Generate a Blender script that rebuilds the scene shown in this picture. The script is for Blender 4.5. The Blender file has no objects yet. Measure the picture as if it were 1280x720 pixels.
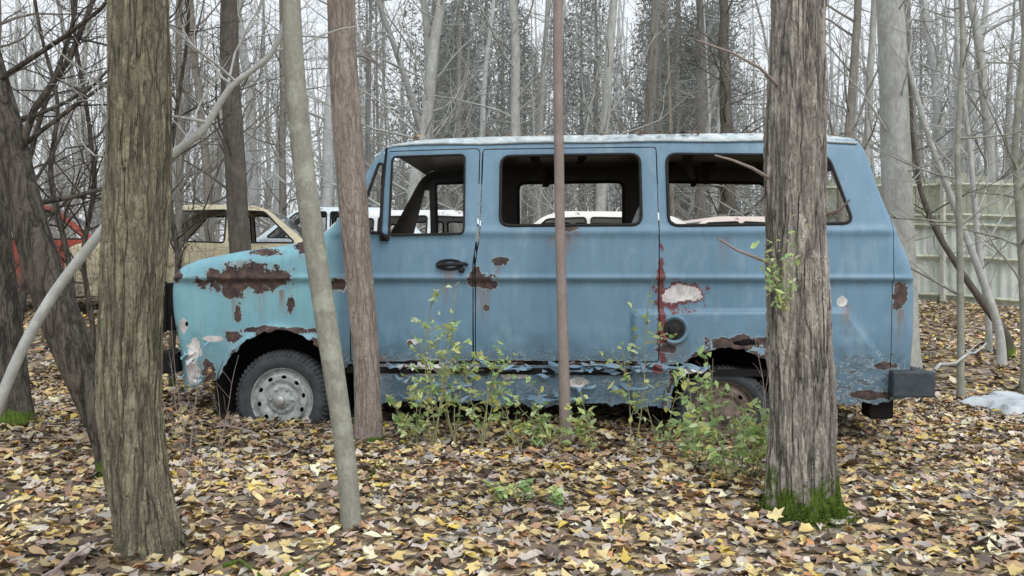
import bpy, bmesh, math, random
import numpy as np
from mathutils import Vector, Matrix
random.seed(7); rng=np.random.default_rng(7)
S=bpy.context.scene
S.view_settings.view_transform='Standard'; S.view_settings.look='None'; S.view_settings.exposure=0
COL=bpy.context.collection
def lin(c):
    return tuple(((v/255)/12.92 if v/255<=0.04045 else ((v/255+0.055)/1.055)**2.4) for v in c)
# ------------------------------------------------------------------ survey constants
F=1076.0; CAMY=-5.2; CAMZ=0.95; TH=math.radians(4)
def P(px,py):
    u=(px-640)/F; s=5.2*u/(math.cos(TH)+u*math.sin(TH)); D=5.2-s*math.sin(TH)
    return (s, CAMZ-(py-335)/F*D)
def PP(l): return [P(*p) for p in l]
def at(px,py,D): return ((px-640)/F*D, D+CAMY, CAMZ-(py-335)/F*D)
def g(x,y):
    x=np.asarray(x,float); y=np.asarray(y,float)
    b=-0.045-0.03*np.clip(x,-3,3)+0.058*np.clip(y-1.2,0,12)+0.01*np.clip(y-13.2,0,60)
    b=b+0.015*np.sin(x*2.1+y*1.3)+0.012*np.sin(x*3.7-y*2.9+1)+0.01*np.sin(y*5.1+x*1.2)
    return b
# ------------------------------------------------------------------ noise
def hsh(i,j,k):
    n=(i*374761393+j*668265263+k*1274126177)&0xffffffff
    n=((n^(n>>13))*1274126177)&0xffffffff
    return ((n^(n>>16))&0xffff)/65535.0
def vn(x,y,z=0.0):
    x=np.asarray(x,float);y=np.asarray(y,float);z=np.zeros_like(x)+z
    i=np.floor(x).astype(np.int64);j=np.floor(y).astype(np.int64);k=np.floor(z).astype(np.int64)
    u=x-i;v=y-j;w=z-k
    u=u*u*(3-2*u);v=v*v*(3-2*v);w=w*w*(3-2*w); r=0
    for a in (0,1):
        for b in (0,1):
            for c in (0,1):
                r=r+hsh(i+a,j+b,k+c)*(u if a else 1-u)*(v if b else 1-v)*(w if c else 1-w)
    return r
def fbm(x,y,z=0.0,o=4):
    r=0;a=.5;t=0
    for q in range(o):
        r=r+a*vn(x*2**q,y*2**q,np.asarray(z)*2**q+q*7.3);t+=a;a*=.55
    return r/t
# ------------------------------------------------------------------ node helper
class NT:
    def __init__(s,name):
        s.m=bpy.data.materials.new(name); s.m.use_nodes=True; s.t=s.m.node_tree; s.t.nodes.clear()
        s.out=s.t.nodes.new('ShaderNodeOutputMaterial')
    def set(s,sock,v):
        if isinstance(v,bpy.types.NodeSocket): s.t.links.new(v,sock)
        else:
            if sock.type=='RGBA' and len(v)==3: v=(*v,1)
            sock.default_value=v
    def n(s,ty,ins=None,**pr):
        nd=s.t.nodes.new(ty)
        for k,v in pr.items(): setattr(nd,k,v)
        for k,v in (ins or {}).items(): s.set(nd.inputs[k],v)
        return nd
    def mix(s,f,a,b,bt='MIX'):
        nd=s.n('ShaderNodeMix',{0:f,6:a,7:b},data_type='RGBA',blend_type=bt); return nd.outputs[2]
    def ma(s,op,a,b=0.0,c=False):
        nd=s.n('ShaderNodeMath',{0:a,1:b},operation=op,use_clamp=c); return nd.outputs[0]
    def mr(s,v,a,b,c=0.0,d=1.0):
        return s.n('ShaderNodeMapRange',{0:v,1:a,2:b,3:c,4:d}).outputs[0]
    def co(s): return s.n('ShaderNodeTexCoord').outputs['Object']
    def mp(s,v,sc): return s.n('ShaderNodeMapping',{0:v,3:sc}).outputs[0]
    def noise(s,v,sc,de=6,ro=.6,di=0.0): return s.n('ShaderNodeTexNoise',{'Vector':v,'Scale':sc,'Detail':de,'Roughness':ro,'Distortion':di}).outputs[0]
    def ramp(s,f,st):
        nd=s.n('ShaderNodeValToRGB',{0:f}); e=nd.color_ramp.elements
        e[0].position=st[0][0]; e[0].color=(*st[0][1],1); e[1].position=st[-1][0]; e[1].color=(*st[-1][1],1)
        for p,c in st[1:-1]:
            q=e.new(p); q.color=(*c,1)
        return nd.outputs[0]
    def pbr(s,col,ro=.7,bump=None,bs=.5,bd=.01,spec=.3,metal=0.0):
        ins={'Base Color':col,'Roughness':ro,'Metallic':metal,'Specular IOR Level':spec}
        if bump is not None:
            ins['Normal']=s.n('ShaderNodeBump',{'Strength':bs,'Distance':bd,'Height':bump}).outputs[0]
        p=s.n('ShaderNodeBsdfPrincipled',ins); s.p=p
        s.t.links.new(p.outputs[0],s.out.inputs[0]); return s.m
def simple(name,c,ro=.7,var=.3,sc=12,spec=.3,metal=0.0):
    N=NT(name); o=N.co(); n=N.noise(o,sc,6,.65)
    col=N.mix(N.mr(n,.3,.7),tuple(v*(1-var) for v in c),tuple(min(1,v*(1+var)) for v in c))
    n2=N.noise(o,sc*5,4,.6)
    return N.pbr(col,ro,n2,.4,.004,spec,metal)
def bark(name,hi,lo,sc=40,st=.2,disp=0.0,moss=0.0,lich=.25,bd=.01,rw=.75,warp=.3,damp=0.0,deep=False):
    N=NT(name); o=N.co()
    def ridged(k,zs,wd,det=4.0,off=0.0):
        v=N.n('ShaderNodeMapping',{0:o,1:(off,off*1.7,off*.3),3:(1,1,zs)}).outputs[0]
        n=N.noise(v,k,det,.55,.25)
        return N.mr(N.ma('ABSOLUTE',N.ma('SUBTRACT',n,.5)),0.0,wd)
    r1=ridged(sc*.62,st*.75,.085,3.0);r2=ridged(sc*1.1,st*1.3,.10,4.0,3.1);r3=ridged(sc*.9,st*4,.07,3.0,7.7)
    rid=N.ma('MULTIPLY',N.ma('POWER',r1,.7),N.ma('ADD',.45,N.ma('MULTIPLY',r2,.55)))
    if deep:
        r4=ridged(sc*.75,st*.8,.09,3.0,11.3);rid=N.ma('MULTIPLY',rid,N.ma('ADD',.3,N.ma('MULTIPLY',r4,.7)))
    rid=N.ma('MULTIPLY',rid,N.ma('ADD',.75,N.ma('MULTIPLY',r3,.25)))
    fine=N.noise(N.mp(o,(1,1,.5)),sc*3.2,8,.75)
    mid=N.noise(N.mp(o,(1,1,.25)),sc*.8,5,.65)
    h=N.ma('ADD',N.ma('MULTIPLY',rid,rw*.7),N.ma('ADD',N.ma('MULTIPLY',fine,.4),N.ma('MULTIPLY',mid,.65-rw*.5)))
    big=N.noise(o,2.2,5,.6)
    if deep: col=N.ramp(h,[(.26,lo),(.42,tuple(a*.35+b*.65 for a,b in zip(hi,lo))),(.60,tuple(a*.8+b*.2 for a,b in zip(hi,lo))),(.85,hi)])
    else: col=N.ramp(h,[(.2,lo),(.5,tuple(a*.5+b*.5 for a,b in zip(hi,lo))),(.88,hi)])
    col=N.mix(N.mr(big,.4,.7,0,.35),col,tuple(v*.5 for v in hi))
    lm=N.ma('MULTIPLY',N.mr(N.noise(o,9,7,.75),.5,.6),lich)
    if deep: lm=N.ma('MULTIPLY',lm,N.mr(h,.4,.6))
    col=N.mix(lm,col,N.mix(fine,tuple(v*.8 for v in hi),(min(1,hi[0]*1.4),min(1,hi[1]*1.5),min(1,hi[2]*1.4))))
    if damp>0:
        dm=N.mr(N.noise(N.mp(o,(1,1,.22)),6,6,.65),.49,.62,0,damp)
        col=N.mix(dm,col,N.mix(.75,col,tuple(v*.3 for v in lo)))
    if moss>0:
        z=N.n('ShaderNodeSeparateXYZ',{0:o}).outputs[2]
        mm=N.ma('ADD',N.mr(z,0.0,moss,1.0,-.15),N.ma('MULTIPLY',N.ma('SUBTRACT',N.noise(o,7,6,.7),.5),2.6))
        mk=N.mr(mm,.42,.7)
        col=N.mix(mk,col,N.mix(N.mr(fine,.3,.7),(.03,.055,.01),(.15,.23,.04)))
    mat=N.pbr(col,.85,h,1.0,bd,.15)
    if disp>0:
        d=N.n('ShaderNodeDisplacement',{'Height':h,'Midlevel':.5,'Scale':disp})
        N.t.links.new(d.outputs[0],N.out.inputs[2]); mat.displacement_method='BOTH'
    return mat
# ------------------------------------------------------------------ meshes
def newmesh(name,V,Fc,mats,smooth=True):
    me=bpy.data.meshes.new(name); me.from_pydata([tuple(map(float,v)) for v in V],[],Fc)
    for m in (mats if isinstance(mats,list) else [mats]): me.materials.append(m)
    if smooth: me.polygons.foreach_set('use_smooth',[True]*len(me.polygons))
    me.update(); return me
def obj(name,me,parent=None,loc=(0,0,0),label=None,cat=None,group=None,kind=None):
    o=bpy.data.objects.new(name,me); COL.objects.link(o); o.location=loc
    if parent: o.parent=parent
    if label:o['label']=label
    if cat:o['category']=cat
    if group:o['group']=group
    if kind:o['kind']=kind
    return o
class Acc:
    def __init__(s): s.v=[];s.f=[];s.n=0
    def add(s,V,Fc):
        s.v.append(np.asarray(V,float)); s.f+= [tuple(int(i)+s.n for i in f) for f in Fc]; s.n+=len(V)
    def tube(s,pts,rad,k=8,cap=False,wob=0.0):
        p=np.asarray(pts,float); n=len(p); t=np.gradient(p,axis=0); t/=np.linalg.norm(t,axis=1)[:,None]+1e-9
        a=np.array([.3,.95,0.]) if np.mean(np.abs(t[:,2]))>.5 else np.array([0.05,0.1,1.])
        u=np.cross(t,a); u/=np.linalg.norm(u,axis=1)[:,None]+1e-9; w=np.cross(t,u)
        r=np.zeros(n)+np.asarray(rad,float); an=np.arange(k)/k*2*math.pi
        R=r[:,None]*np.ones(k)
        if wob: R=R*(1+wob*(fbm(np.cos(an)[None,:]*1.3+5+0*R,np.sin(an)[None,:]*1.3+9+0*R,(np.arange(n)*.12*60/n)[:,None]+0*R)-.5)*2)
        V=p[:,None,:]+R[:,:,None]*(np.cos(an)[None,:,None]*u[:,None,:]+np.sin(an)[None,:,None]*w[:,None,:])
        b=s.n; s.v.append(V.reshape(-1,3))
        for i in range(n-1):
            for j in range(k):
                s.f.append((b+i*k+j,b+i*k+(j+1)%k,b+(i+1)*k+(j+1)%k,b+(i+1)*k+j))
        if cap:
            s.f.append(tuple(b+j for j in range(k))); s.f.append(tuple(b+(n-1)*k+j for j in range(k)))
        s.n+=n*k
    def box(s,lo,hi,bv=0.0):
        x0,y0,z0=lo;x1,y1,z1=hi
        if bv<=0:
            V=[(x,y,z) for x in(x0,x1) for y in(y0,y1) for z in(z0,z1)]
            s.add(V,[(0,1,3,2),(4,6,7,5),(0,4,5,1),(2,3,7,6),(0,2,6,4),(1,5,7,3)]);return
        bm=bmesh.new();bmesh.ops.create_cube(bm,size=1.0)
        for v in bm.verts: v.co=Vector(((x0+x1)/2+v.co.x*(x1-x0),(y0+y1)/2+v.co.y*(y1-y0),(z0+z1)/2+v.co.z*(z1-z0)))
        bmesh.ops.bevel(bm,geom=bm.edges[:],offset=min(bv,.45*min(x1-x0,y1-y0,z1-z0)),segments=3,affect='EDGES',profile=.5)
        bm.verts.index_update();s.add([tuple(v.co) for v in bm.verts],[[v.index for v in f.verts] for f in bm.faces]);bm.free()
    def lathe(s,prof,c,k=48,ax='y'):
        V=[];n=len(prof)
        for r,o in prof:
            for j in range(k):
                a=j/k*2*math.pi
                V.append((c[0]+r*math.cos(a),c[1]+o,c[2]+r*math.sin(a)) if ax=='y' else (c[0]+o,c[1]+r*math.cos(a),c[2]+r*math.sin(a)))
        s.add(V,[(i*k+j,i*k+(j+1)%k,(i+1)*k+(j+1)%k,(i+1)*k+j) for i in range(n-1) for j in range(k)])
    def mesh(s,name,mats,smooth=True): return newmesh(name,np.concatenate(s.v) if s.v else [],s.f,mats,smooth)
# ------------------------------------------------------------------ polygons
def roundpoly(pts,r,n=5,closed=True):
    out=[];m=len(pts)
    for i in range(m):
        if not closed and i in(0,m-1): out.append(tuple(pts[i]));continue
        a=np.array(pts[i-1]);b=np.array(pts[i]);c=np.array(pts[(i+1)%m])
        da=a-b;dc=c-b;la=np.linalg.norm(da);lc=np.linalg.norm(dc);q=min(r,la*.45,lc*.45)
        p0=b+da/la*q;p2=b+dc/lc*q
        for t in np.linspace(0,1,n): out.append(tuple((1-t)**2*p0+2*t*(1-t)*b+t*t*p2))
    return out
def segd(X,Z,poly,closed=True):
    d=np.full(X.shape,1e9);m=len(poly)
    for i in range(m if closed else m-1):
        ax,az=poly[i];bx,bz=poly[(i+1)%m];ex=bx-ax;ez=bz-az;L=ex*ex+ez*ez+1e-12
        t=np.clip(((X-ax)*ex+(Z-az)*ez)/L,0,1)
        d=np.minimum(d,(X-ax-t*ex)**2+(Z-az-t*ez)**2)
    return np.sqrt(d)
def sdf(X,Z,poly):
    ins=np.zeros(X.shape,bool);m=len(poly)
    for i in range(m):
        ax,az=poly[i];bx,bz=poly[(i+1)%m]
        if az==bz: continue
        c=((az>Z)!=(bz>Z))&(X<(bx-ax)*(Z-az)/(bz-az)+ax); ins^=c
    return np.where(ins,1,-1)*segd(X,Z,poly)
def march(Fv,xs,zs):
    pts=[];fac=[];vm={}
    def vid(key,x,z):
        if key not in vm: vm[key]=len(pts);pts.append((x,z))
        return vm[key]
    pos=Fv>0; anyp=pos[:-1,:-1]|pos[1:,:-1]|pos[:-1,1:]|pos[1:,1:]
    for i,j in np.argwhere(anyp):
        cs=((i,j),(i+1,j),(i+1,j+1),(i,j+1)); poly=[]
        for q in range(4):
            a=cs[q];b=cs[(q+1)%4];fa=Fv[a];fb=Fv[b]
            if fa>0: poly.append(vid((a,a),xs[a[0]],zs[a[1]]))
            if (fa>0)!=(fb>0):
                k=(a,b) if a<b else (b,a);f0=Fv[k[0]];f1=Fv[k[1]];t=f0/(f0-f1)
                x=xs[k[0][0]]*(1-t)+xs[k[1][0]]*t;z=zs[k[0][1]]*(1-t)+zs[k[1][1]]*t
                poly.append(vid(k,x,z))
        if len(poly)>2: fac.append(tuple(poly))
    return np.array(pts).reshape(-1,2),fac
def grid(x0,x1,z0,z1,h):
    xs=np.arange(x0,x1+h,h);zs=np.arange(z0,z1+h,h);X,Z=np.meshgrid(xs,zs,indexing='ij');return xs,zs,X,Z
def sm(v,a,b):
    t=np.clip((v-a)/(b-a),0,1);return t*t*(3-2*t)
# ================================================================== MATERIALS
def paint_mat():
    N=NT('weathered_blue_paint');o=N.co()
    A=N.n('ShaderNodeAttribute',attribute_name='mA');B=N.n('ShaderNodeAttribute',attribute_name='mB')
    a=N.n('ShaderNodeSeparateColor',{0:A.outputs[0]}).outputs;b=N.n('ShaderNodeSeparateColor',{0:B.outputs[0]}).outputs
    red=A.outputs['Alpha']
    n1=N.noise(o,13,10,.7);n2=N.noise(o,3.2,6,.6);n3=N.noise(N.mp(o,(1,1,.12)),26,6,.65);n4=N.noise(o,70,5,.6)
    base=N.mix(b[0],lin((116,150,174)),lin((138,192,206)))
    base=N.mix(N.mr(n2,.3,.7,0,.35),base,lin((84,118,142)))
    base=N.mix(N.mr(n3,.48,.75,0,.22),base,lin((62,84,98)))
    base=N.mix(N.mr(N.noise(N.mp(o,(1,1,.35)),9,8,.72),.52,.72,0,.4),base,lin((162,184,194)))
    gm=N.ma('MULTIPLY',b[1],N.mr(n1,.3,.6,.3,1.0))
    base=N.mix(gm,base,lin((54,74,86)))
    base=N.mix(b[2],base,N.mix(N.mr(n1,.4,.65),lin((218,226,228)),lin((140,158,164))))
    st=N.ma('MULTIPLY',a[1],N.mr(N.noise(N.mp(o,(1,1,.08)),40,4,.6),.38,.6))
    base=N.mix(st,base,lin((134,100,78)))
    def field(c,amp=2.6,nn=n1): return N.ma('ADD',N.ma('SUBTRACT',N.ma('MULTIPLY',c,2.0),1.0),N.ma('MULTIPLY',N.ma('SUBTRACT',nn,.5),amp))
    fl=N.noise(N.mp(o,(1,1,1.9)),17,8,.62,.8)
    flz=N.mr(b[1],.28,.6)
    flk=N.ma('MULTIPLY',N.mr(fl,.56,.57),flz);rim=N.ma('MULTIPLY',N.ma('SUBTRACT',N.mr(fl,.52,.53),N.mr(fl,.555,.565)),flz)
    base=N.mix(N.ma('MULTIPLY',rim,.85),base,lin((184,208,216)))
    base=N.mix(N.ma('MULTIPLY',flk,.7),base,N.mix(N.mr(n4,.4,.6),lin((70,80,88)),lin((108,90,82))))
    rv=field(red,3.0); base=N.mix(N.mr(rv,0,.05),base,N.mix(N.mr(n4,.4,.6),lin((128,62,66)),lin((92,70,72))))
    wv=field(a[2],3.0)
    base=N.mix(N.mr(wv,0,.05),base,N.mix(N.mr(n1,.4,.6),lin((236,232,232)),lin((186,182,182))))
    rf=field(a[0],3.2); rust=N.mr(rf,0,.04);edge=N.mr(rf,-.14,-.09)
    base=N.mix(N.ma('MULTIPLY',edge,.6),base,lin((170,194,200)))
    rc=N.ramp(N.noise(o,22,8,.72),[(.3,lin((42,36,38))),(.48,lin((76,64,64))),(.6,lin((102,84,76))),(.72,lin((150,122,100)))])
    chips=N.ma('MULTIPLY',N.mr(N.noise(o,30,5,.6),.69,.70),N.mr(n2,.48,.58))
    base=N.mix(N.ma('MULTIPLY',chips,.7),base,lin((74,68,70)))
    base=N.mix(rust,base,rc)
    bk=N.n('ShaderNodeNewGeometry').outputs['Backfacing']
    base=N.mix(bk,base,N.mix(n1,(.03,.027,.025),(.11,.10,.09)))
    hgt=N.ma('ADD',N.ma('ADD',N.ma('MULTIPLY',rust,-.6),N.ma('MULTIPLY',flk,-.5)),N.ma('ADD',N.ma('MULTIPLY',N.ma('ADD',edge,rim),.5),N.ma('MULTIPLY',n1,.45)))
    return N.pbr(base,N.ma('ADD',.42,N.ma('MULTIPLY',rust,.45)),hgt,.6,.007,.4)
PAINT=paint_mat()
RUBBER=simple('black_rubber',(.02,.02,.022),.7,.4,30)
TYRE=simple('dusty_tyre_rubber',(.055,.062,.068),.85,.45,14)
RIM=simple('dull_rusty_steel',(.34,.37,.37),.6,.5,22,.4,.1)
RIMR=simple('rusty_steel',(.16,.125,.105),.8,.5,18)
BLACKM=simple('dark_underbody',(.012,.011,.011),.9,.4,8)
DARKM=simple('faded_blue_black_metal',(.05,.062,.075),.55,.4,16)
GUT=simple('grimy_pale_gutter_paint',(.5,.57,.6),.6,.35,14)
CHROME=simple('tarnished_chrome',(.45,.46,.46),.4,.3,20,.5,.4)
def glassm():
    N=NT('dirty_glass');o=N.co()
    t=N.n('ShaderNodeBsdfTransparent').outputs[0];gl=N.n('ShaderNodeBsdfPrincipled',{'Base Color':(.16,.18,.19,1),'Roughness':.15}).outputs[0]
    m=N.n('ShaderNodeMixShader',{0:N.mr(N.noise(o,6,5),.3,.7,.45,.8),1:t,2:gl}).outputs[0]
    N.t.links.new(m,N.out.inputs[0]);return N.m
GLASS=glassm()
def leafm(name,tr=.2,ro=.55):
    N=NT(name);o=N.co();c=N.n('ShaderNodeAttribute',attribute_name='Col').outputs[0]
    n=N.noise(o,60,4,.6);c=N.mix(N.mr(n,.4,.7,0,.35),c,N.mix(.65,c,(.09,.06,.04)))
    p=N.n('ShaderNodeBsdfPrincipled',{'Base Color':c,'Roughness':ro,'Specular IOR Level':.4}).outputs[0]
    if tr<=0: N.t.links.new(p,N.out.inputs[0]);return N.m
    c=N.n('ShaderNodeAttribute',attribute_name='Col').outputs[0]
    t=N.n('ShaderNodeBsdfTranslucent',{0:c}).outputs[0]
    p=N.n('ShaderNodeBsdfPrincipled',{'Base Color':c,'Roughness':ro,'Specular IOR Level':.4}).outputs[0]
    m=N.n('ShaderNodeMixShader',{0:tr,1:p,2:t}).outputs[0];N.t.links.new(m,N.out.inputs[0]);return N.m
LEAF=leafm('fallen_leaf',0,.45);GLEAF=leafm('green_leaf',.4)
def groundm():
    N=NT('leaf_litter_ground');o=N.co()
    w=N.n('ShaderNodeTexNoise',{'Vector':o,'Scale':9.0,'Detail':4.0}).outputs[1]
    mv=N.n('ShaderNodeVectorMath',{0:o,1:N.n('ShaderNodeVectorMath',{0:w,3:.05},operation='SCALE').outputs[0]},operation='ADD').outputs[0]
    v=N.n('ShaderNodeTexVoronoi',{'Vector':mv,'Scale':15.0});v2=N.n('ShaderNodeTexVoronoi',{'Vector':mv,'Scale':15.0},feature='DISTANCE_TO_EDGE').outputs[0]
    r=N.n('ShaderNodeSeparateColor',{0:v.outputs['Color']}).outputs[0]
    c=N.ramp(r,[(0,lin((76,66,60))),(.3,lin((116,102,90))),(.5,lin((154,138,114))),(.65,lin((200,182,142))),(.8,lin((160,152,144))),(1,lin((216,198,150)))])
    c=N.mix(N.mr(v2,0,.05,.7,0),c,(.03,.025,.02))
    c=N.mix(N.mr(N.noise(o,1.1,5,.6),.42,.68,0,.4),c,lin((84,74,66)))
    return N.pbr(c,.8,N.ma('ADD',r,N.noise(o,40,5)),1.0,.02,.25)
GROUND=groundm()
# ================================================================== GROUND
k=230;u=np.linspace(-1,1,k);sx=np.sinh(u*5.2)/np.sinh(5.2)*220
X,Y=np.meshgrid(sx,sx,indexing='ij');Y=Y+.5
V=np.stack([X,Y,g(X,Y)],-1).reshape(-1,3)
Fc=[(i*k+j,(i+1)*k+j,(i+1)*k+j+1,i*k+j+1) for i in range(k-1) for j in range(k-1)]
obj('ground',newmesh('ground',V,Fc,GROUND),kind='structure',label='forest floor of damp soil and leaf litter',cat='ground')
OV=np.array([(-1,0),(-.55,.42),(0,.58),(.5,.36),(1.1,0),(.5,-.36),(0,-.58),(-.55,-.42)])
an=np.arange(14)/14*2*math.pi;rr=np.array([1.1,.66,1.0,.64,.9,.56,.6,.72,.6,.56,.9,.64,1.0,.66]);MP=np.stack([np.cos(an)*rr,np.sin(an)*rr],-1)
def leafmesh(name,sets,mat):
    VV=[];TT=[];CC=[];b=0
    for (Pn,size,tilt,cols,tpl,cur) in sets:
        n=len(Pn)
        if n==0: continue
        t=np.concatenate([[[0,0]],tpl]);m=len(t)
        nr=np.concatenate([rng.normal(0,1,(n,2))*tilt,np.ones((n,1))],1)
        if tilt>1.5: nr=rng.normal(0,1,(n,3))
        nr/=np.linalg.norm(nr,axis=1)[:,None]
        a=rng.normal(0,1,(n,3));e1=a-(a*nr).sum(1)[:,None]*nr;e1/=np.linalg.norm(e1,axis=1)[:,None];e2=np.cross(nr,e1)
        fo=rng.uniform(-.2,.7,n)*cur;cu=rng.uniform(-.5,.5,n)*cur
        jit=rng.uniform(.82,1.15,(n,m))
        tz=fo[:,None]*np.abs(t[:,1])+cu[:,None]*t[:,0]**2+rng.uniform(-.12,.12,(n,m))*cur
        tx=t[:,0][None,:]*size[:,None]*jit;ty=t[:,1][None,:]*size[:,None]*jit*rng.uniform(.75,1.1,n)[:,None];tz=tz*size[:,None]
        Vx=Pn[:,None,:]+tx[...,None]*e1[:,None,:]+ty[...,None]*e2[:,None,:]+tz[...,None]*nr[:,None,:]
        VV.append(Vx.reshape(-1,3));q=m-1
        tri=np.array([(0,1+i,1+(i+1)%q) for i in range(q)])
        TT.append((tri[None]+ (np.arange(n)*m)[:,None,None]+b).reshape(-1,3));b+=n*m
        CC.append(np.repeat(np.concatenate([cols,np.ones((n,1))],1),m,axis=0))
    V=np.concatenate(VV);T=np.concatenate(TT);C=np.concatenate(CC)
    me=bpy.data.meshes.new(name);me.vertices.add(len(V));me.vertices.foreach_set('co',V.astype(np.float32).ravel())
    me.loops.add(T.size);me.loops.foreach_set('vertex_index',T.astype(np.int32).ravel())
    me.polygons.add(len(T));me.polygons.foreach_set('loop_start',np.arange(0,T.size,3,dtype=np.int32))
    me.update(calc_edges=True)
    ca=me.color_attributes.new('Col','FLOAT_COLOR','POINT');ca.data.foreach_set('color',C.astype(np.float32).ravel())
    me.materials.append(mat);return me
PAL=np.array([lin(c) for c in[(230,212,158),(220,196,134),(196,166,128),(158,132,110),(118,102,90),(210,200,188),(174,168,162),(236,226,196),(208,156,110),(226,200,100),(82,72,66),(178,140,114),(202,178,166),(104,92,86)]])
PW=np.array([.13,.12,.12,.09,.07,.12,.09,.08,.04,.04,.035,.04,.06,.04]);PW/=PW.sum()
def litter(n,d0,d1,zmax,s0,s1,ext=1.2):
    D=np.sqrt(rng.uniform(d0**2,d1**2,n));x=rng.uniform(-1,1,n)*(D*.64+ext);y=D+CAMY
    uv=(x>-1.9)&(x<2.3)&(y>.25)&(y<1.9);kp=~uv|(rng.random(n)<.15);D=D[kp];x=x[kp];y=y[kp];n=len(x)
    p=np.stack([x,y,g(x,y)+rng.uniform(.003,zmax,n)],-1)
    c=PAL[rng.choice(len(PAL),n,p=PW)]*rng.uniform(.75,1.1,(n,1))
    patch=fbm(x*1.6,y*1.6,3.)[:,None];c=c*(.68+.42*sm(patch,.35,.58))
    c=c*np.where((y>-.35)&(y<.25)&(x>-1.9)&(x<2.4),.7,1)[:,None]  # leaves along the near side darkened, the van's shade painted in
    sz=rng.uniform(s0,s1,n)**1.0;h=rng.random(n)<.62
    return [(p[h],sz[h],.24,np.clip(c[h],0,.85),OV,.9),(p[~h],sz[~h]*1.15,.24,np.clip(c[~h],0,.85),MP,.9)]
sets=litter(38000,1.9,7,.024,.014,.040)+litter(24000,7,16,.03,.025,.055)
obj('fallen_leaves',leafmesh('fallen_leaves',sets,LEAF),kind='stuff',label='carpet of yellow and brown fallen leaves on forest floor',cat='fallen leaves')
# ================================================================== VAN
W=1.86
OUT=roundpoly(PP([(222,620),(213,440),(206,395),(205,358),(213,336),(240,324),(298,313),(345,307),(388,298),(410,283),(464,190),(482,175),(520,169),(600,165),(760,162),(920,160),(1040,162),(1082,167),(1093,184),(1108,240),(1127,293),(1142,325),(1150,360),(1150,420),(1147,480),(1145,620)]),.05,4,False)
ARF=P(346,493);ARR=P(912,512)
ARFr=.385;ARRr=.37
WIN1=roundpoly(PP([(487,194),(579,191),(580,292),(487,294)]),.03)
WINQ=roundpoly(PP([(444,290),(476,291),(476,204),(470,202)]),.015)
WIN2=roundpoly(PP([(625,193),(801,190),(802,281),(625,282)]),.06)
WIN3=roundpoly(PP([(835,190),(1040,192),(1067,279),(836,282)]),.06)
DOOR=roundpoly(PP([(436,454),(436,296),(440,286),(474,187),(598,183),(597,290),(591,330),(590,453)]),.03)
DOOR2=roundpoly(PP([(602,184),(822,181),(824,300),(824,453),(593,453),(594,330),(600,290)]),.02)
FLARE=PP([(790,389),(1060,387),(1119,466),(1119,700),(790,700)])
Zb=P(640,350)[1]
SEAM=P(1117,300)[0]
def T(s,z,far=False):
    s=np.asarray(s,float);z=np.asarray(z,float)
    d=segd(s,z,OUT,False)
    r=np.where(s<P(420,0)[0],.11,.085)
    q=np.clip(r-d,0,None);t=r-np.sqrt(np.clip(r*r-q*q,0,None))
    t=t+.19*np.clip(z-1.19,0,None)+.03*(np.clip(1.0-z,0,1)/.6)**2
    t=t-.012*np.exp(-((z-1.165)/.025)**2)
    t=t+.022*sm(-z,-(Zb+.008),-(Zb-.018))-.010*np.exp(-((z-Zb-.012)/.014)**2)
    fl=sdf(s,z,FLARE);t=t-.026*sm(fl,-.008,.02)
    da=np.hypot(s-ARF[0],z-ARF[1])-ARFr;t=t-.03*np.exp(-(da/.03)**2)
    db=np.hypot(s-ARR[0],z-ARR[1])-ARRr;t=t-.012*np.exp(-(db/.025)**2)
    t=t+.014*(fbm(s*2.2+7,z*2.2+3,1.)-.5)+.016*(fbm(s*9,z*9,2.)-.5)*sm(-z,-.75,-.45)
    t=t+.008*np.exp(-((s-P(550,0)[0])/.09)**2-((z-P(0,405)[1])/.07)**2)+.02*np.exp(-((s-P(235,0)[0])/.05)**2-((z-P(0,430)[1])/.08)**2)
    return t
RP=[(306,348,50,16),(345,347,24,9),(290,362,14,12),(330,316,22,5),(378,309,12,9),(362,378,6,10),(295,392,5,10),(218,345,8,8),(212,440,5,26),(256,470,8,14),(390,432,12,8),(345,413,50,4),(290,422,10,7),(603,351,15,10),(596,342,7,6),(625,326,10,5),(420,356,12,7),(835,437,12,5),(925,429,40,8),(880,445,12,5),(1128,371,9,15),(1108,458,16,4),(712,287,9,3),(520,454,22,3),(560,455,36,3),(640,455,60,3),(720,455,40,3),(790,456,30,3),(1008,478,30,4),(1095,496,30,5),(560,420,3,3),(980,440,20,6),(500,470,8,4),(845,466,10,5),(512,430,4,4),(608,385,4,4)]
SP=[(288,365,6,50),(325,365,5,45),(350,365,5,35),(603,362,9,50),(625,332,4,25),(712,292,12,30),(845,432,12,30),(1128,390,8,50),(480,450,10,60),(300,330,14,50),(560,340,8,50),(690,296,5,24),(905,300,5,40),(1058,384,6,40)]
WP=[(852,369,24,11),(425,356,12,8),(530,460,26,9),(238,438,9,16),(236,468,9,14),(1055,378,6,6),(515,428,8,4),(262,424,12,4),(640,470,16,5),(720,480,14,5),(860,466,16,5),(226,408,5,10),(585,462,12,5)]
DP=[(827,385,5,60),(826,345,4,24),(828,430,5,26),(822,462,8,6),(850,371,31,16)]
def efield(s,z,L):
    r=np.full(s.shape,-1.)
    for cx,cy,rx,ry in L:
        c=P(cx,cy);r=np.maximum(r,1-np.sqrt(((s-c[0])/(rx/190))**2+((z-c[1])/(ry/190))**2)*1.0)
    return r
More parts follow.
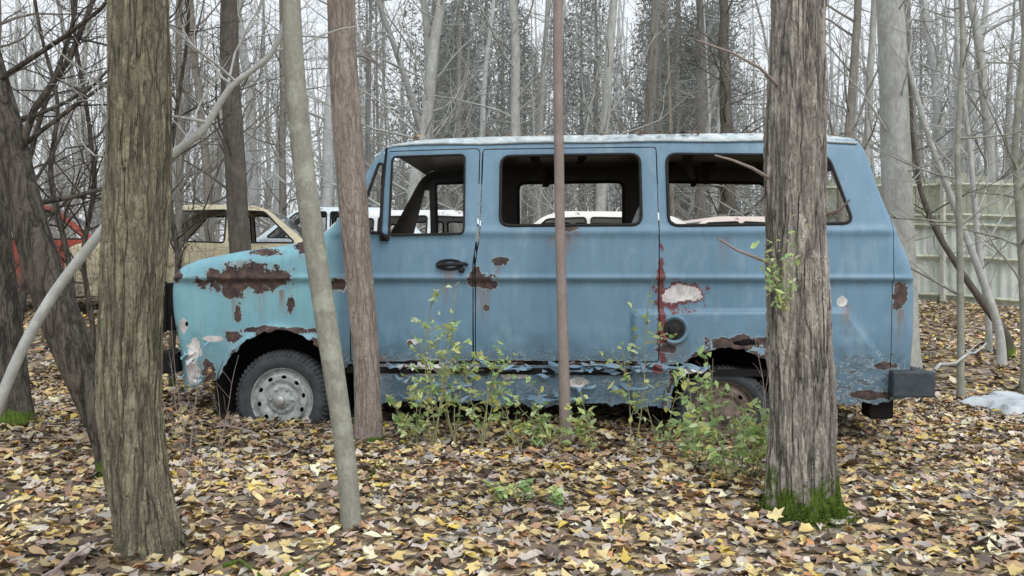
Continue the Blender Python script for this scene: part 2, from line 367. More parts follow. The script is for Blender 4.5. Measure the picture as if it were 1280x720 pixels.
def attrs(me,s,z,extra_rust=0,extra_grime=0,roofpale=True):
    R=efield(s,z,RP)
    da=np.abs(np.hypot(s-ARF[0],z-ARF[1])-ARFr);R=np.maximum(R,.1-da/.03)
    db=np.abs(np.hypot(s-ARR[0],z-ARR[1])-ARRr);R=np.maximum(R,.2-db/.04)
    R=np.maximum(R,-.95+.3*sm(-z,-.55,-.35))
    R=R+extra_rust
    st=np.zeros_like(s)
    for cx,cy,rx,ln in SP:
        c=P(cx,cy);dz=(c[1]-z)/(ln/207);st=np.maximum(st,np.exp(-((s-c[0])/(rx/207))**2)*np.where(dz>-.1,np.clip(1-dz,0,1),0)*(dz>-.1))
    st=np.maximum(st,.15*sm(-z,-.5,-.36))
    Wt=efield(s,z,WP);Rd=efield(s,z,DP)
    tq=sm(-s,-P(428,0)[0],-P(408,0)[0])
    grime_shade=.55*sm(-z,-.62,-.32)*(1-.4*tq)+.25*np.exp(-((z-Zb+.03)/.015)**2)+extra_grime  # grime lower down, plus a painted shadow line under the belt crease
    grime_shade=grime_shade+.25*np.exp(-(np.abs(sdf(s,z,FLARE))/.012)**2)  # darker along the flare edge
    for wp in (WIN1,WIN2,WIN3):
        grime_shade=grime_shade+.25*np.clip(1-segd(s,z,wp)/.04,0,1)  # darker close to the window openings
    pale=sm(z,P(640,176)[1]-.005,P(640,176)[1]+.02)*(s>P(440,0)[0]) if roofpale else 0*s
    A=np.stack([(R+1)/2,st*.9,(Wt+1)/2,(Rd+1)/2],-1);B=np.stack([tq,np.clip(grime_shade,0,1),pale*.95,np.ones_like(s)],-1)
    for nm,a in(('mA',A),('mB',B)):
        ca=me.color_attributes.new(nm,'FLOAT_COLOR','POINT');ca.data.foreach_set('color',np.clip(a,0,1).astype(np.float32).ravel())
C0=np.array([.1,.93,0.])
ct,stt=math.cos(-TH),math.sin(-TH)
van=obj('abandoned_van',None,loc=(C0[0]*ct-C0[1]*stt,C0[0]*stt+C0[1]*ct,0),label='derelict rusty light blue van with missing windows sunk in leaves',cat='van')
van.rotation_euler=(0,0,-TH)
def vobj(name,acc_or_me,mat=None,parent=None,smooth=True,label=None):
    if isinstance(acc_or_me,Acc):
        acc_or_me.v=[v-C0 for v in acc_or_me.v];me=acc_or_me.mesh(name,mat,smooth)
    else: me=acc_or_me
    return obj(name,me,parent or van,label=label)
h=.0115
xs,zs,X,Z=grid(P(190,0)[0],P(1167,0)[0],.05,P(640,148)[1],h)
SO=sdf(X,Z,OUT)
ragn=(fbm(X*9,Z*9,4.)-.5);rag2=(fbm(X*30,Z*30,9.)-.5)
def bottom(s):
    x=np.array([P(a,0)[0] for a in(205,258,262,410,436,860,985,1000,1110,1150)])
    z=np.array([P(640,a)[1] for a in(494,488,482,470,456,456,470,500,498,490)])
    return np.interp(s,x,z)
wins={'1':sdf(X,Z,WIN1),'q':sdf(X,Z,WINQ),'2':sdf(X,Z,WIN2),'3':sdf(X,Z,WIN3)}
dr=sdf(X,Z,DOOR);dr2=sdf(X,Z,DOOR2)
arf=np.hypot(X-ARF[0],Z-ARF[1])-ARFr;arr=np.hypot(X-ARR[0],Z-ARR[1])-ARRr
arf=arf+ragn*.05+rag2*.03;arr=arr+ragn*.05*(X>P(905,0)[0])+rag2*.035
bot=Z-bottom(X)+ragn*.09*(1+1.2*(X<P(262,0)[0]))+rag2*.04
hole=np.hypot((X-P(930,429)[0])/2.4,(Z-P(928,429)[1])/.5)-.04+ragn*.06
hole2=np.hypot((X-P(258,462)[0])/1.0,(Z-P(258,462)[1])/1.6)-.03+ragn*.08
hole3=np.hypot((X-P(230,405)[0])/.6,(Z-P(232,405)[1])/1.0)-.012+ragn*.05
gap=.0032
base=np.minimum.reduce([SO,arf,arr,bot,hole,hole2,hole3])
FB=np.minimum.reduce([base,-dr-gap,-dr2-gap,-wins['3']])
V=[];Fc=[];SZ=[]
def addside(Fm,far=False,xs=xs,zs=zs,Vl=None,Fl=None,SZl=None,inset=0):
    p,f=march(Fm,xs,zs)
    t=T(p[:,0],p[:,1])+inset
    b=sum(len(q) for q in Vl)
    Vl.append(np.stack([p[:,0],(W-t) if far else t,p[:,1]],-1)-C0)
    for q in f: Fl.append(tuple(b+i for i in(reversed(q) if far else q)))
    SZl.append(p)
addside(np.minimum(FB,SEAM-.002-X),Vl=V,Fl=Fc,SZl=SZ);addside(np.minimum(FB,X-SEAM-.002),Vl=V,Fl=Fc,SZl=SZ)
xs2,zs2,X2,Z2=grid(P(190,0)[0],P(1167,0)[0],.05,P(640,148)[1],.03)
F2=np.minimum.reduce([sdf(X2,Z2,OUT),np.hypot(X2-ARF[0],Z2-ARF[1])-ARFr,np.hypot(X2-ARR[0],Z2-ARR[1])-ARRr,Z2-P(640,500)[1]]+[-sdf(X2,Z2,w) for w in(WIN1,WINQ,WIN2,WIN3)])
addside(F2,True,xs2,zs2,V,Fc,SZ)
ol=[]
for i in range(len(OUT)-1):
    a=np.array(OUT[i]);b_=np.array(OUT[i+1]);n=max(1,int(np.linalg.norm(b_-a)/.05))
    for q in range(n): ol.append(tuple(a+(b_-a)*q/n))
ol.append(OUT[-1]);ol=[p for p in ol if p[1]>.26];ol=np.array(ol);te=T(ol[:,0],ol[:,1])
tf=[None,.28,.5,W-.5,W-.28,None]
b=sum(len(q) for q in V)
sv=[];ssz=[]
for i,(s_,z_) in enumerate(ol):
    for j in range(6):
        t_=te[i] if j==0 else (W-te[i] if j==5 else tf[j])
        sv.append((s_,t_,z_));ssz.append((s_,z_))
V.append(np.array(sv)-C0);SZ.append(np.array(ssz))
for i in range(len(ol)-1):
    s_,z_=(ol[i]+ol[i+1])/2
    if P(0,287)[1]<z_<P(0,187)[1] and s_<P(482,0)[0]: continue
    for j in range(5):
        if j in(1,2,3) and s_>P(1080,0)[0] and P(640,285)[1]<z_<P(640,195)[1]: continue
        Fc.append((b+i*6+j,b+(i+1)*6+j,b+(i+1)*6+j+1,b+i*6+j+1))
V=np.concatenate(V);SZ=np.concatenate(SZ)
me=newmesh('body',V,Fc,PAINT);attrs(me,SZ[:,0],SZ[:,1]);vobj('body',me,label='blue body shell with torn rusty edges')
def panel(name,Fm,label=None,er=0,eg=0,inset=0,parent=None):
    V=[];Fc=[];SZ=[];addside(Fm,Vl=V,Fl=Fc,SZl=SZ,inset=inset)
    me=newmesh(name,V[0],Fc,PAINT);attrs(me,SZ[0][:,0],SZ[0][:,1],er,eg);return vobj(name,me,parent=parent,label=label)
botd=Z-P(640,455)[1]+rag2*.02+ragn*.012
cab=panel('cab_door',np.minimum.reduce([dr-gap,-wins['1'],-wins['q'],botd]),'blue cab door with open window hole')
side=panel('side_door',np.minimum.reduce([dr2-gap,-wins['2'],botd]),'blue side door with rust spot and missing window')
zt=P(640,457)[1];zb2=P(640,508)[1]
Fs=np.minimum.reduce([zt-Z+rag2*.01+ragn*.006,Z-zb2+ragn*.07+rag2*.045,X-P(452,0)[0],P(868,0)[0]-X,arr+.03,np.hypot((X-P(655,462)[0])/5,Z-P(655,462)[1])-.003+ragn*.03,np.hypot((X-P(790,484)[0])/2,Z-P(790,484)[1])-.006+ragn*.05])
panel('sill_panel',Fs,'rusted through lower sill panel with flaking paint',er=0,eg=-.12,inset=.004)
for q in range(74):
    a=Acc();px=random.uniform(470,866);c=P(px,random.uniform(453,462) if q<40 else random.uniform(464,500));L=random.uniform(.05,.26);w=random.uniform(.008,.032)
    if q>=64: c=P(random.uniform(213,250),random.uniform(418,480));L*=.35
    V4=[];n=8;cu=random.uniform(.5,1.9);ph=random.uniform(0,3)
    for i in range(n+1):
        t=i/n;tt=float(T(c[0]+L*t,c[1]));V4.append((c[0]+L*t,tt-.003-.022*math.sin(t*3.1)*cu,c[1]+.012*math.sin(ph+t*5)));V4.append((c[0]+L*t,tt-.010-.03*math.sin(t*3.1)*cu,c[1]-w*(.3+.7*math.sin(t*3.1))+.008*math.sin(ph*2+t*9)))
    a.add(V4,[(2*i,2*i+1,2*i+3,2*i+2) for i in range(n)])
    a.v=[v-C0 for v in a.v];me=a.mesh('peeling_paint_flake',PAINT);vv=np.concatenate(a.v)+C0
    attrs(me,vv[:,0],vv[:,2],-.4,-.5);vobj('peeling_paint_flake',me)
def ring(a,poly,r,off=0,far=False,k=8):
    p=np.array(poly+poly[:1]+poly[1:2]);t=T(p[:,0],p[:,1])+off
    if far:t=W-t
    a.tube(np.stack([p[:,0],t,p[:,1]],-1),r,k)
for w,par in((WIN1,cab),(WINQ,cab),(WIN2,side),(WIN3,None)):
    a=Acc();ring(a,w,.0095 if w is not WIN1 else .007,-.002);vobj('window_seal',a,RUBBER,par)
for w in(WIN1,WIN2,WIN3):
    a=Acc();ring(a,w,.012,0,True);vobj('window_seal',a,RUBBER)
a=Acc();pts=PP([(462,192),(474,182),(486,178.5),(520,177),(620,175.5),(760,173.5),(900,172.5),(1040,173),(1084,176)])
p=[]
for i in range(len(pts)-1):
    for q in range(8):
        t=q/8;p.append((pts[i][0]*(1-t)+pts[i+1][0]*t,pts[i][1]*(1-t)+pts[i+1][1]*t))
p=np.array(p);a.tube(np.stack([p[:,0],T(p[:,0],p[:,1])-.012,p[:,1]+.003*np.sin(p[:,0]*9)],-1),.0085,8,True)
vobj('roof_gutter',a,GUT)
a=Acc();x0,x1=P(262,0)[0],P(1130,0)[0]
a.box((P(430,0)[0],.06,.30),(x1,W-.06,.34));a.box((x0,.5,.12),(x1,.62,.24));a.box((x0,W-.62,.12),(x1,W-.5,.24))
a.box((P(880,0)[0],.2,ARR[1]-.14),(P(925,0)[0],W-.2,ARR[1]-.02),.03);a.box((P(330,0)[0],.2,ARF[1]-.1),(P(362,0)[0],W-.2,ARF[1]),.03)
a.box((P(415,0)[0],.08,.3),(P(420,0)[0],W-.08,P(415,292)[1]))
vobj('underbody',a,BLACKM,smooth=False)
for c,r in((ARF,ARFr+.02),(ARR,ARRr+.02)):
    a=Acc();k2=40;V4=[];ts=[.035,.2,.42,.46]
    for t in ts:
        for j in range(k2+1):
            an_=math.pi*(-.12+1.24*j/k2);rr_=r if t<.45 else .02
            V4.append((c[0]+rr_*math.cos(an_),t,c[1]+rr_*math.sin(an_)))
    a.add(V4,[(i*(k2+1)+j,i*(k2+1)+j+1,(i+1)*(k2+1)+j+1,(i+1)*(k2+1)+j) for i in range(3) for j in range(k2)])
    vobj('wheel_arch_liner',a,BLACKM)
a=Acc();a.box((P(416,0)[0],.12,.9),(P(448,0)[0],W-.12,P(420,302)[1]),.03);vobj('dashboard',a,BLACKM)
VIN=simple('torn_brown_vinyl',(.05,.035,.025),.6,.4)
for y0 in(.22,1.1):
    a=Acc();a.box((P(520,0)[0],y0,.55),(P(605,0)[0],y0+.5,.68),.04);a.box((P(590,0)[0],y0,.66),(P(606,0)[0],y0+.5,1.08),.04)
    vobj('seat',a,VIN)
def rimmesh(R0,slots,rusty):
    xs_,zs_,X_,Z_=grid(-R0,R0,-R0,R0,.006);rad=np.hypot(X_,Z_);Fm=R0-rad
    for q in range(slots):
        an_=q/slots*2*math.pi+.2;cx,cz=.142*math.cos(an_)*R0/.2,.142*math.sin(an_)*R0/.2
        rr_=(X_-cx)*math.cos(an_)+(Z_-cz)*math.sin(an_);tt_=-(X_-cx)*math.sin(an_)+(Z_-cz)*math.cos(an_)
        Fm=np.minimum(Fm,np.hypot(rr_/1.0,tt_/1.4)-.0115)
    p,f=march(Fm,xs_,zs_);r=np.hypot(p[:,0],p[:,1])
    dep=np.interp(r,[0,.03,.05,.055,.085,.095,.12,.155,.165,.185,.19,.2],[-.035,-.035,-.03,-.01,-.012,.005,-.012,-.014,.022,.022,-.004,-.006])
    a=Acc();a.add(np.stack([p[:,0],dep,p[:,1]],-1),f)
    for q in range(6 if not rusty else 5):
        an_=q/(6 if not rusty else 5)*2*math.pi;a.lathe([(.0001,-.022),(.009,-.022),(.011,-.018),(.011,.0)],(.07*math.cos(an_),0,.07*math.sin(an_)),10)
    return a
def wheel(c,t,far,R,rusty):
    e=obj('wheel',None,van,loc=tuple(np.array([c[0],t,c[1]])-C0))
    if far: e.rotation_euler=(0,0,math.pi)
    a=Acc();a.lathe([(.19,.02),(.196,-.004),(.205,-.012),(.22,-.02),(.25,-.026),(R-.03,-.02),(R-.012,-.006),(R-.002,.012),(R,.05),(R,.11),(R-.006,.15),(R-.03,.172),(.22,.175),(.19,.14)],(0,0,0),72)
    for q in range(60):
        an_=q/60*2*math.pi;c1,s1=math.cos(an_),math.sin(an_)
        a.tube([( (R-.028)*c1,-.021,(R-.028)*s1),((R-.008)*c1,-.006,(R-.008)*s1),((R+.003)*c1,.02,(R+.003)*s1),((R+.003)*c1,.07,(R+.003)*s1)],.006,5)
    obj('tyre',a.mesh('tyre',TYRE),e)
    a=rimmesh(.2,10,rusty);obj('rim',a.mesh('rim',RIMR if rusty else RIM),e)
    a=Acc();a.lathe([(.001,-.062),(.02,-.062),(.03,-.055),(.034,-.03),(.036,0)],(0,0,0),24);a.lathe([(.2,-.006),(.21,-.012),(.214,-.004),(.2,.01)],(0,0,0),60);obj('hub_cap',a.mesh('hub_cap',RIMR if rusty else CHROME),e)
    a=Acc();a.lathe([(.001,.06),(.19,.06),(.2,.1)],(0,0,0),40);obj('brake_drum',a.mesh('brake_drum',BLACKM),e)
fw=P(349,501);rw=P(908,521)
wheel(fw,.055,False,.298,False);wheel(rw,.09,False,.285,True);wheel(fw,W-.055,True,.298,False);wheel(rw,W-.09,True,.285,True)
a=Acc();b0=P(1114,496);b1=P(1167,464)
a.box((b0[0],-.03,b0[1]),(b1[0],.06,b1[1]),.012);a.box((P(1150,0)[0],.0601,b0[1]+.002),(b1[0]-.002,W+.03,b1[1]-.002),.012);vobj('rear_bumper',a,DARKM,smooth=False)
a=Acc();b0=P(186,468);b1=P(208,441);a.box((b0[0],.03,b0[1]),(b1[0]+.03,W-.03,b1[1]),.015);vobj('front_bumper',a,BLACKM,smooth=False)
a=Acc();b0=P(188,415);b1=P(202,354)
a.box((b0[0]+.03,.13,b0[1]),(b1[0]+.02,W-.13,b1[1]),.01)
for q in range(7):
    z=b0[1]+(b1[1]-b0[1])*(q+.5)/7;a.box((b0[0]+.012,.12,z-.008),(b0[0]+.05,W-.12,z+.008),.004)
a.box((b0[0]+.004,.09,b0[1]-.01),(b0[0]+.05,.125,b1[1]+.01),.005)
vobj('grille',a,BLACKM)
for t in(.3,W-.3):
    a=Acc();a.lathe([(.001,-.03),(.05,-.026),(.08,-.01),(.09,0),(.095,.02),(.09,.05)],(P(196,0)[0],t,P(203,386)[1]),28,'x');vobj('headlight',a,CHROME)
a=Acc();f0=P(1094,528);f1=P(1126,488);a.box((f0[0],.1,f0[1]),(f1[0],.26,f1[1]),.02);vobj('mud_flap',a,BLACKM)
c=P(564,331);a=Acc();n=24;V4=[(c[0],.005,c[1])]+[(c[0]+.085*math.cos(i/n*6.283)-.01,-.006,c[1]+.036*math.sin(i/n*6.283)) for i in range(n)]
a.add(V4,[(0,1+i,1+(i+1)%n) for i in range(n)]);a.tube([(c[0]-.085,-.018,c[1]-.005),(c[0]-.05,-.034,c[1]),(c[0]+.03,-.036,c[1]+.002),(c[0]+.09,-.026,c[1]+.006),(c[0]+.1,-.01,c[1])],[.009,.012,.012,.011,.008],8,True)
a.lathe([(.001,-.03),(.018,-.028),(.02,-.01)],(c[0]+.065,0,c[1]-.03),14)
vobj('door_handle',a,RUBBER,cab)
a=Acc();q=[P(479,182),P(478,235),P(478,290),P(483,298)];a.tube([(p[0],T([p[0]],[p[1]])[0]-.035,p[1]) for p in q],[.007,.009,.009,.016],8,True);q=P(481,297);a.box((q[0]-.028,-.03,q[1]-.02),(q[0]+.03,.005,q[1]+.02),.008);vobj('mirror_arm',a,RUBBER,cab)
c=P(843,412);t0=T([c[0]],[c[1]])[0];a=Acc();a.lathe([(.092,.008),(.088,-.012),(.078,-.018),(.068,-.012),(.064,.0),(.056,.004)],(c[0],t0,c[1]),36);a.v=[v-C0 for v in a.v];me=a.mesh('fuel_filler',PAINT);vv=np.concatenate(a.v)+C0;attrs(me,vv[:,0],vv[:,2],-.5,.15);ff=vobj('fuel_filler',me)
a=Acc();a.lathe([(.062,-.004),(.058,-.006),(.044,-.005),(.036,-.006),(.034,-.018),(.02,-.022),(.001,-.022)],(c[0],t0,c[1]),30);vobj('filler_cap',a,RUBBER,ff)
a=Acc();pa,pb,pc=P(803,283),P(788,283),P(803,252);t=.02
a.add([(pa[0],t,pa[1]),(pb[0],t,pb[1]),(P(797,262)[0],t+.005,P(797,262)[1]),(pc[0],t+.008,pc[1])],[(0,1,2,3)])
vobj('broken_window_glass',a,GLASS,side)
FAB=simple('dark_fabric',(.04,.034,.032),.95)
for q in range(7):
    a=Acc();px=random.uniform(640,1000);c=P(px,150);y=random.uniform(.4,1.5);L=random.uniform(.08,.24);V4=[];zz=P(640,172)[1]-.01;w=random.uniform(.05,.16)
    for i in range(5):
        t=i/4
        for s_ in(0,1): V4.append((c[0]+(s_-.5)*w*(1-.6*t)+.03*math.sin(q+3*t),y+.04*math.sin(4*t+q),zz-L*t))
    a.add(V4,[(2*i,2*i+1,2*i+3,2*i+2) for i in range(4)])
    vobj('torn_headlining',a,FAB)
a=Acc();a.tube([(P(412,280)[0],.35,P(412,280)[1]+.02),(P(440,232)[0]-.02,.55,P(440,232)[1])],.006,5);vobj('windscreen_wiper',a,RUBBER)
n=300;px=np.concatenate([rng.uniform(500,1070,150),rng.normal(820,45,150)]);sl=np.array([P(q,163)[0] for q in px]);tl=rng.uniform(.08,.6,n)
zt_=np.array([P(q,163)[1] for q in px])
Rv=Matrix.Rotation(-TH,3,'Z')
wp=np.array([list(Rv@Vector((s_,t_,z_+random.uniform(0,.01)))) for s_,t_,z_ in zip(sl,tl+.03,zt_)])
cc=PAL[rng.choice([3,4,10,2,11],n)]*.7
obj('fallen_leaves_on_roof',leafmesh('fallen_leaves_on_roof',[(wp,rng.uniform(.012,.028,n),.4,cc,OV,1.)],LEAF),kind='stuff',label='brown leaves and moss lying on the van roof',cat='fallen leaves')
# ================================================================== TREES
BK_L=bark('olive_brown_furrowed_bark',lin((158,152,130)),lin((46,43,36)),32,.16,.012,0,.35,.016,rw=.85,damp=.25,deep=True)
BK_R=bark('grey_fissured_bark',lin((200,192,184)),lin((38,34,34)),24,.15,.018,.32,.4,.022,rw=.9,damp=.45,deep=True)
BK_P=bark('grey_brown_pine_bark',lin((170,158,150)),lin((92,84,80)),30,.22,.005,.06,.35,.01)
BK_T=bark('thin_grey_brown_bark',lin((166,152,148)),lin((122,110,107)),50,.7,0,0,.3,.003,.2)
BK_G=bark('smooth_grey_bark',lin((166,166,156)),lin((106,104,96)),44,.6,0,0,.6,.005,.3)
BK_D=bark('dark_brown_bark',lin((110,103,96)),lin((36,33,31)),26,.22,0,.2,.35,.016,rw=.85,deep=True)
BK_S=bark('pale_silver_bark',lin((196,198,196)),lin((140,140,138)),50,.9,0,0,.5,.003,.12)
def fbk(n,hi,lo,moss=0): return bark(n,lin(hi),lin(lo),14,.3,0,moss,.4,.006,.5)
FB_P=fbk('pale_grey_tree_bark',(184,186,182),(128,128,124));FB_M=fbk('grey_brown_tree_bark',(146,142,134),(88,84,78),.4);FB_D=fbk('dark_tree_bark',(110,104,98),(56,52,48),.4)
HZ_P=fbk('haze_painted_pale_bark',(196,200,200),(156,160,160));HZ_M=fbk('haze_painted_grey_bark',(170,172,170),(130,130,128));HZ_D=fbk('haze_painted_dark_bark',(146,146,142),(108,106,104))  # paler bark for far trees, haze put into the colour
def curve(start,dir_,L,n,up=.15,wob=.12,rs=None):
    R=rs or random;p=[np.array(start,float)];d=np.array(dir_,float);d/=np.linalg.norm(d)
    for i in range(n):
        d=d+np.array([R.uniform(-wob,wob),R.uniform(-wob,wob),R.uniform(-wob,wob)+up*.3]);d/=np.linalg.norm(d);p.append(p[-1]+d*L/n)
    return np.array(p)
def branches(a,path,rad,n,h0,rs,Lf=.35,sub=3,k=5,maxL=2.6,minr=.003,lv3=2):
    m=len(path)
    for q in range(n):
        t=rs.uniform(h0,.97);f=t*(m-1);i=int(f);pt=path[i]+(path[min(i+1,m-1)]-path[i])*(f-i);r=rad[i]
        az=rs.uniform(0,6.283);el=rs.uniform(.0,1.0);d=(math.cos(az)*math.cos(el),math.sin(az)*math.cos(el),math.sin(el))
        L=min(maxL,rs.uniform(.5,1)*(1.15-t)*Lf*np.linalg.norm(path[-1]-path[0]));r1=min(r*.45,.009*L+.003)
        c=curve(pt,d,L,6,.2,.26,rs);a.tube(c,np.linspace(r1,max(minr,.2*r1),7),k)
        for s_ in range(sub):
            j=rs.randint(1,5);d2=np.array(c[j+1]-c[j]);d2/=np.linalg.norm(d2);d2=d2+np.array([rs.uniform(-.9,.9) for _ in range(3)])
            L2=L*rs.uniform(.3,.6);c2=curve(c[j],d2,L2,4,.2,.3,rs);a.tube(c2,np.linspace(max(minr*1.1,r1*.4),minr*.6,5),4)
            for s3 in range(lv3):
                j=rs.randint(1,3);d3=np.array(c2[j+1]-c2[j]);d3/=np.linalg.norm(d3);d3=d3+np.array([rs.uniform(-.9,.9) for _ in range(3)])
                a.tube(curve(c2[j],d3,L2*.5,3,.2,.2,rs),np.linspace(minr*.8,minr*.4,4),3)
def near_tree(name,label,cat,trace,D,mat,top=7.5,k=24,ringstep=.03,flare=.25,nb=14,wob=.1,br=True,h0=.55,seed=1,dD=0,group=None,embed=.12):
    rs=random.Random(seed)
    tr=sorted(trace,key=lambda q:-q[1])
    pts=[];rad=[]
    for px,py,w in tr:
        p=at(px,py,D);pts.append(p);rad.append(w/2/F*D)
    b=pts[0];gz=float(g(b[0],b[1]))
    pts=[np.array(p) for p in pts]
    d=(pts[-1]-pts[-2]);d/=np.linalg.norm(d);d=d*.3+np.array([0,0,.7]);d/=np.linalg.norm(d)
    while pts[-1][2]<top:
        pts.append(pts[-1]+d*.7+np.array([rs.uniform(-.04,.04),rs.uniform(-.04,.04),0]));rad.append(max(rad[-1]*.93,.012))
    pts=np.array(pts);rad=np.array(rad)
    pts=np.concatenate([[pts[0]-np.array([0,0,max(.02,pts[0][2]-gz+embed)])],pts]);rad=np.concatenate([[rad[0]*1.0],rad])
    L=np.concatenate([[0],np.cumsum(np.linalg.norm(np.diff(pts,axis=0),axis=1))])
    low=np.arange(0,min(3.8,L[-1]),ringstep);hi=np.arange(min(3.8,L[-1]),L[-1],.15);ls=np.concatenate([low,hi])
    def ci(v):
        y=np.interp(ls,L,v);kk=np.ones(9)/9 if ringstep>.02 else np.ones(25)/25
        yp=np.pad(y,(len(kk)//2,),mode='edge')
        return np.convolve(yp,kk,'valid')[:len(ls)]
    path=np.stack([ci(pts[:,0]),ci(pts[:,1]),ci(pts[:,2])],-1);path[:,2]=np.interp(ls,L,pts[:,2]);R=ci(rad)
    hh=path[:,2]-gz;R=R*(1+flare*np.exp(-np.clip(hh,0,None)/.09))
    base=np.array([path[0][0],path[0][1],gz])
    root=obj(name,None,loc=tuple(base),label=label,cat=cat,group=group)
    a=Acc();a.tube(path-base,R,k,wob=wob);obj('trunk',a.mesh('trunk',mat),root)
    if br:
        a=Acc();branches(a,(path-base)[::4],R[::4],nb,h0,rs,.3,3,5,2.2,.002);obj('branches',a.mesh('branches',mat),root)
    return root,base,path,R
near_tree('tree','thick olive brown furrowed trunk standing before the van bonnet','tree',[(190,700,74),(184,655,70),(172,600,74),(161,500,74),(164,400,73),(171,300,78),(173,200,76),(174,65,72)],2.95,BK_L,k=160,ringstep=.006,wob=.08,seed=3,nb=10,flare=.15)
rt,rb,rp,rR=near_tree('tree','stout grey fissured trunk with green moss at its base','tree',[(1003,640,84),(1002,600,83),(1003,500,80),(998,400,76),(995,300,73),(993,200,73),(998,65,66)],3.64,BK_R,k=180,ringstep=.006,wob=.08,flare=.14,seed=5,nb=10)
near_tree('sapling','slender smooth grey sapling leaning over fallen leaves','tree',[(441,655,24),(432,560,25),(415,450,27),(400,350,27),(385,250,27),(372,150,26),(366,65,24)],3.2,BK_G,k=28,ringstep=.02,wob=.08,seed=8,nb=9,flare=.1)
near_tree('pine_tree','straight grey brown pine trunk close against the van door','tree',[(461,528,33),(458,450,32),(450,350,34),(441,250,36),(433,150,36),(428,65,35)],4.98,BK_P,k=110,ringstep=.008,wob=.06,seed=9,nb=10,embed=.05,flare=.1)
near_tree('sapling','very thin straight brownish sapling touching the van side','tree',[(707,532,15),(703,400,13),(700,283,12.5),(698,150,12),(697,65,12)],4.92,BK_T,k=20,ringstep=.03,wob=.08,seed=10,nb=7,top=5.5,embed=.05,flare=.1)
near_tree('tree','dark leaning trunk with rough bark beside thick tree','tree',[(150,575,38),(118,500,45),(76,400,46),(44,300,42),(16,200,38),(-6,110,34),(-35,0,30)],3.95,BK_D,k=60,ringstep=.02,wob=.2,seed=11,nb=26,h0=.22)
near_tree('tree','dark mossy trunk with green moss at its foot','tree',[(18,522,42),(5,400,38),(-10,250,36),(-24,100,34)],5.0,BK_D,k=48,ringstep=.02,wob=.12,seed=12,nb=22,h0=.25,flare=.3)
near_tree('sapling','pale silvery sapling arching sideways across the clearing','tree',[(-70,700,15),(-30,580,14),(0,500,13),(30,430,13),(70,362,13),(130,285,12),(200,203,11),(255,165,10),(285,108,8),(345,68,7)],3.4,BK_S,k=16,ringstep=.03,wob=.1,seed=13,nb=12,top=3.2,h0=.4,flare=.1)
for px_,sd,pts_ in((95,31,[(95,440,8),(88,330,7),(60,220,6),(75,130,5),(50,40,4)]),(215,32,[(215,420,8),(225,330,7),(208,230,6),(222,130,5),(236,40,4)]),(20,33,[(20,430,9),(35,330,8),(28,230,7),(55,130,6),(90,40,5)]),(118,34,[(118,420,7),(102,320,6),(120,230,6),(108,130,5),(92,40,4)])):
    near_tree('sapling','crooked thin brown sapling with many twigs','tree',pts_,6.2+.2*(sd-31),BK_D,k=10,ringstep=.04,wob=.1,seed=sd,nb=26,top=4.3,h0=.2,flare=.1)
near_tree('tree','pale grey smooth trunk behind the rear of the van','tree',[(1128,400,40),(1124,300,37),(1120,200,35),(1116,65,33)],8.4,FB_P,k=24,ringstep=.05,seed=14,nb=16,h0=.35)
near_tree('tree','dark brown trunk standing behind the van bonnet','tree',[(306,400,28),(300,300,26),(293,200,25),(286,65,23)],9.6,FB_D,k=24,ringstep=.05,seed=15,nb=18,h0=.3)
near_tree('sapling','thin leaning birch sapling near the fence','tree',[(1252,418,11),(1225,340,9),(1190,250,8),(1160,170,7),(1140,100,6),(1125,40,5)],8.3,BK_S,k=12,ringstep=.05,seed=16,nb=9,top=5,h0=.3)
near_tree('sapling','thin leaning dark sapling near the fence','tree',[(1262,420,12),(1240,395,10),(1205,345,8),(1170,290,7),(1150,240,6)],9.0,FB_D,k=12,ringstep=.05,seed=17,nb=9,top=4,h0=.3)
near_tree('sapling','thin upright grey sapling near the fence','tree',[(1201,435,9),(1200,300,8),(1196,180,7),(1204,65,6)],6.9,BK_G,k=12,ringstep=.05,seed=18,nb=14,top=5,h0=.2)
near_tree('sapling','thin upright sapling near the fence','tree',[(1282,440,11),(1277,300,10),(1268,180,8),(1280,65,7)],7.3,BK_G,k=12,ringstep=.05,seed=19,nb=16,top=5,h0=.2)
near_tree('sapling','thin pale sapling near the fence','tree',[(1236,400,8),(1222,300,7),(1212,180,6),(1196,65,5)],9.2,BK_S,k=10,ringstep=.05,seed=20,nb=16,top=5,h0=.2)
def W3(px,py,D): return np.array(at(px,py,D))-rb
for L_ in([(960,222,3.6),(940,210,3.5),(915,200,3.45),(893,194,3.4)],[(965,330,3.6),(945,322,3.5),(920,312,3.45),(897,298,3.4)],[(1030,270,3.6),(1050,262,3.5),(1062,250,3.45)],[(975,110,3.6),(950,85,3.5),(915,66,3.4),(870,50,3.3)]):
    a=Acc();a.tube([W3(*q) for q in L_],np.linspace(.008,.0035,len(L_)),6)
    obj('dead_branch',a.mesh('dead_branch',BK_T),rt)
n=16000;hh=np.abs(rng.normal(0,.085,n));idx=np.clip(np.searchsorted(rp[:,2]-rb[2],hh),0,len(rp)-1)
an_=rng.uniform(0,6.283,n);flr=rR[idx]*(1.0+.45*np.exp(-hh/.025)*rng.uniform(0,1,n))+.004
mp_=np.stack([rp[idx,0]+np.cos(an_)*flr,rp[idx,1]+np.sin(an_)*flr,rb[2]+hh-.005],-1)-rb
kp=fbm(np.cos(an_)*2+5,np.sin(an_)*2+5,hh*9)+.15*np.cos(an_)-hh*.5>.44;mp_=mp_[kp];n=len(mp_)
mc=np.array([lin((112,140,52))])*rng.uniform(.35,1.15,(n,1))
obj('moss',leafmesh('moss',[(mp_,rng.uniform(.0025,.006,n),2,mc,OV,.5)],GLEAF),rt)
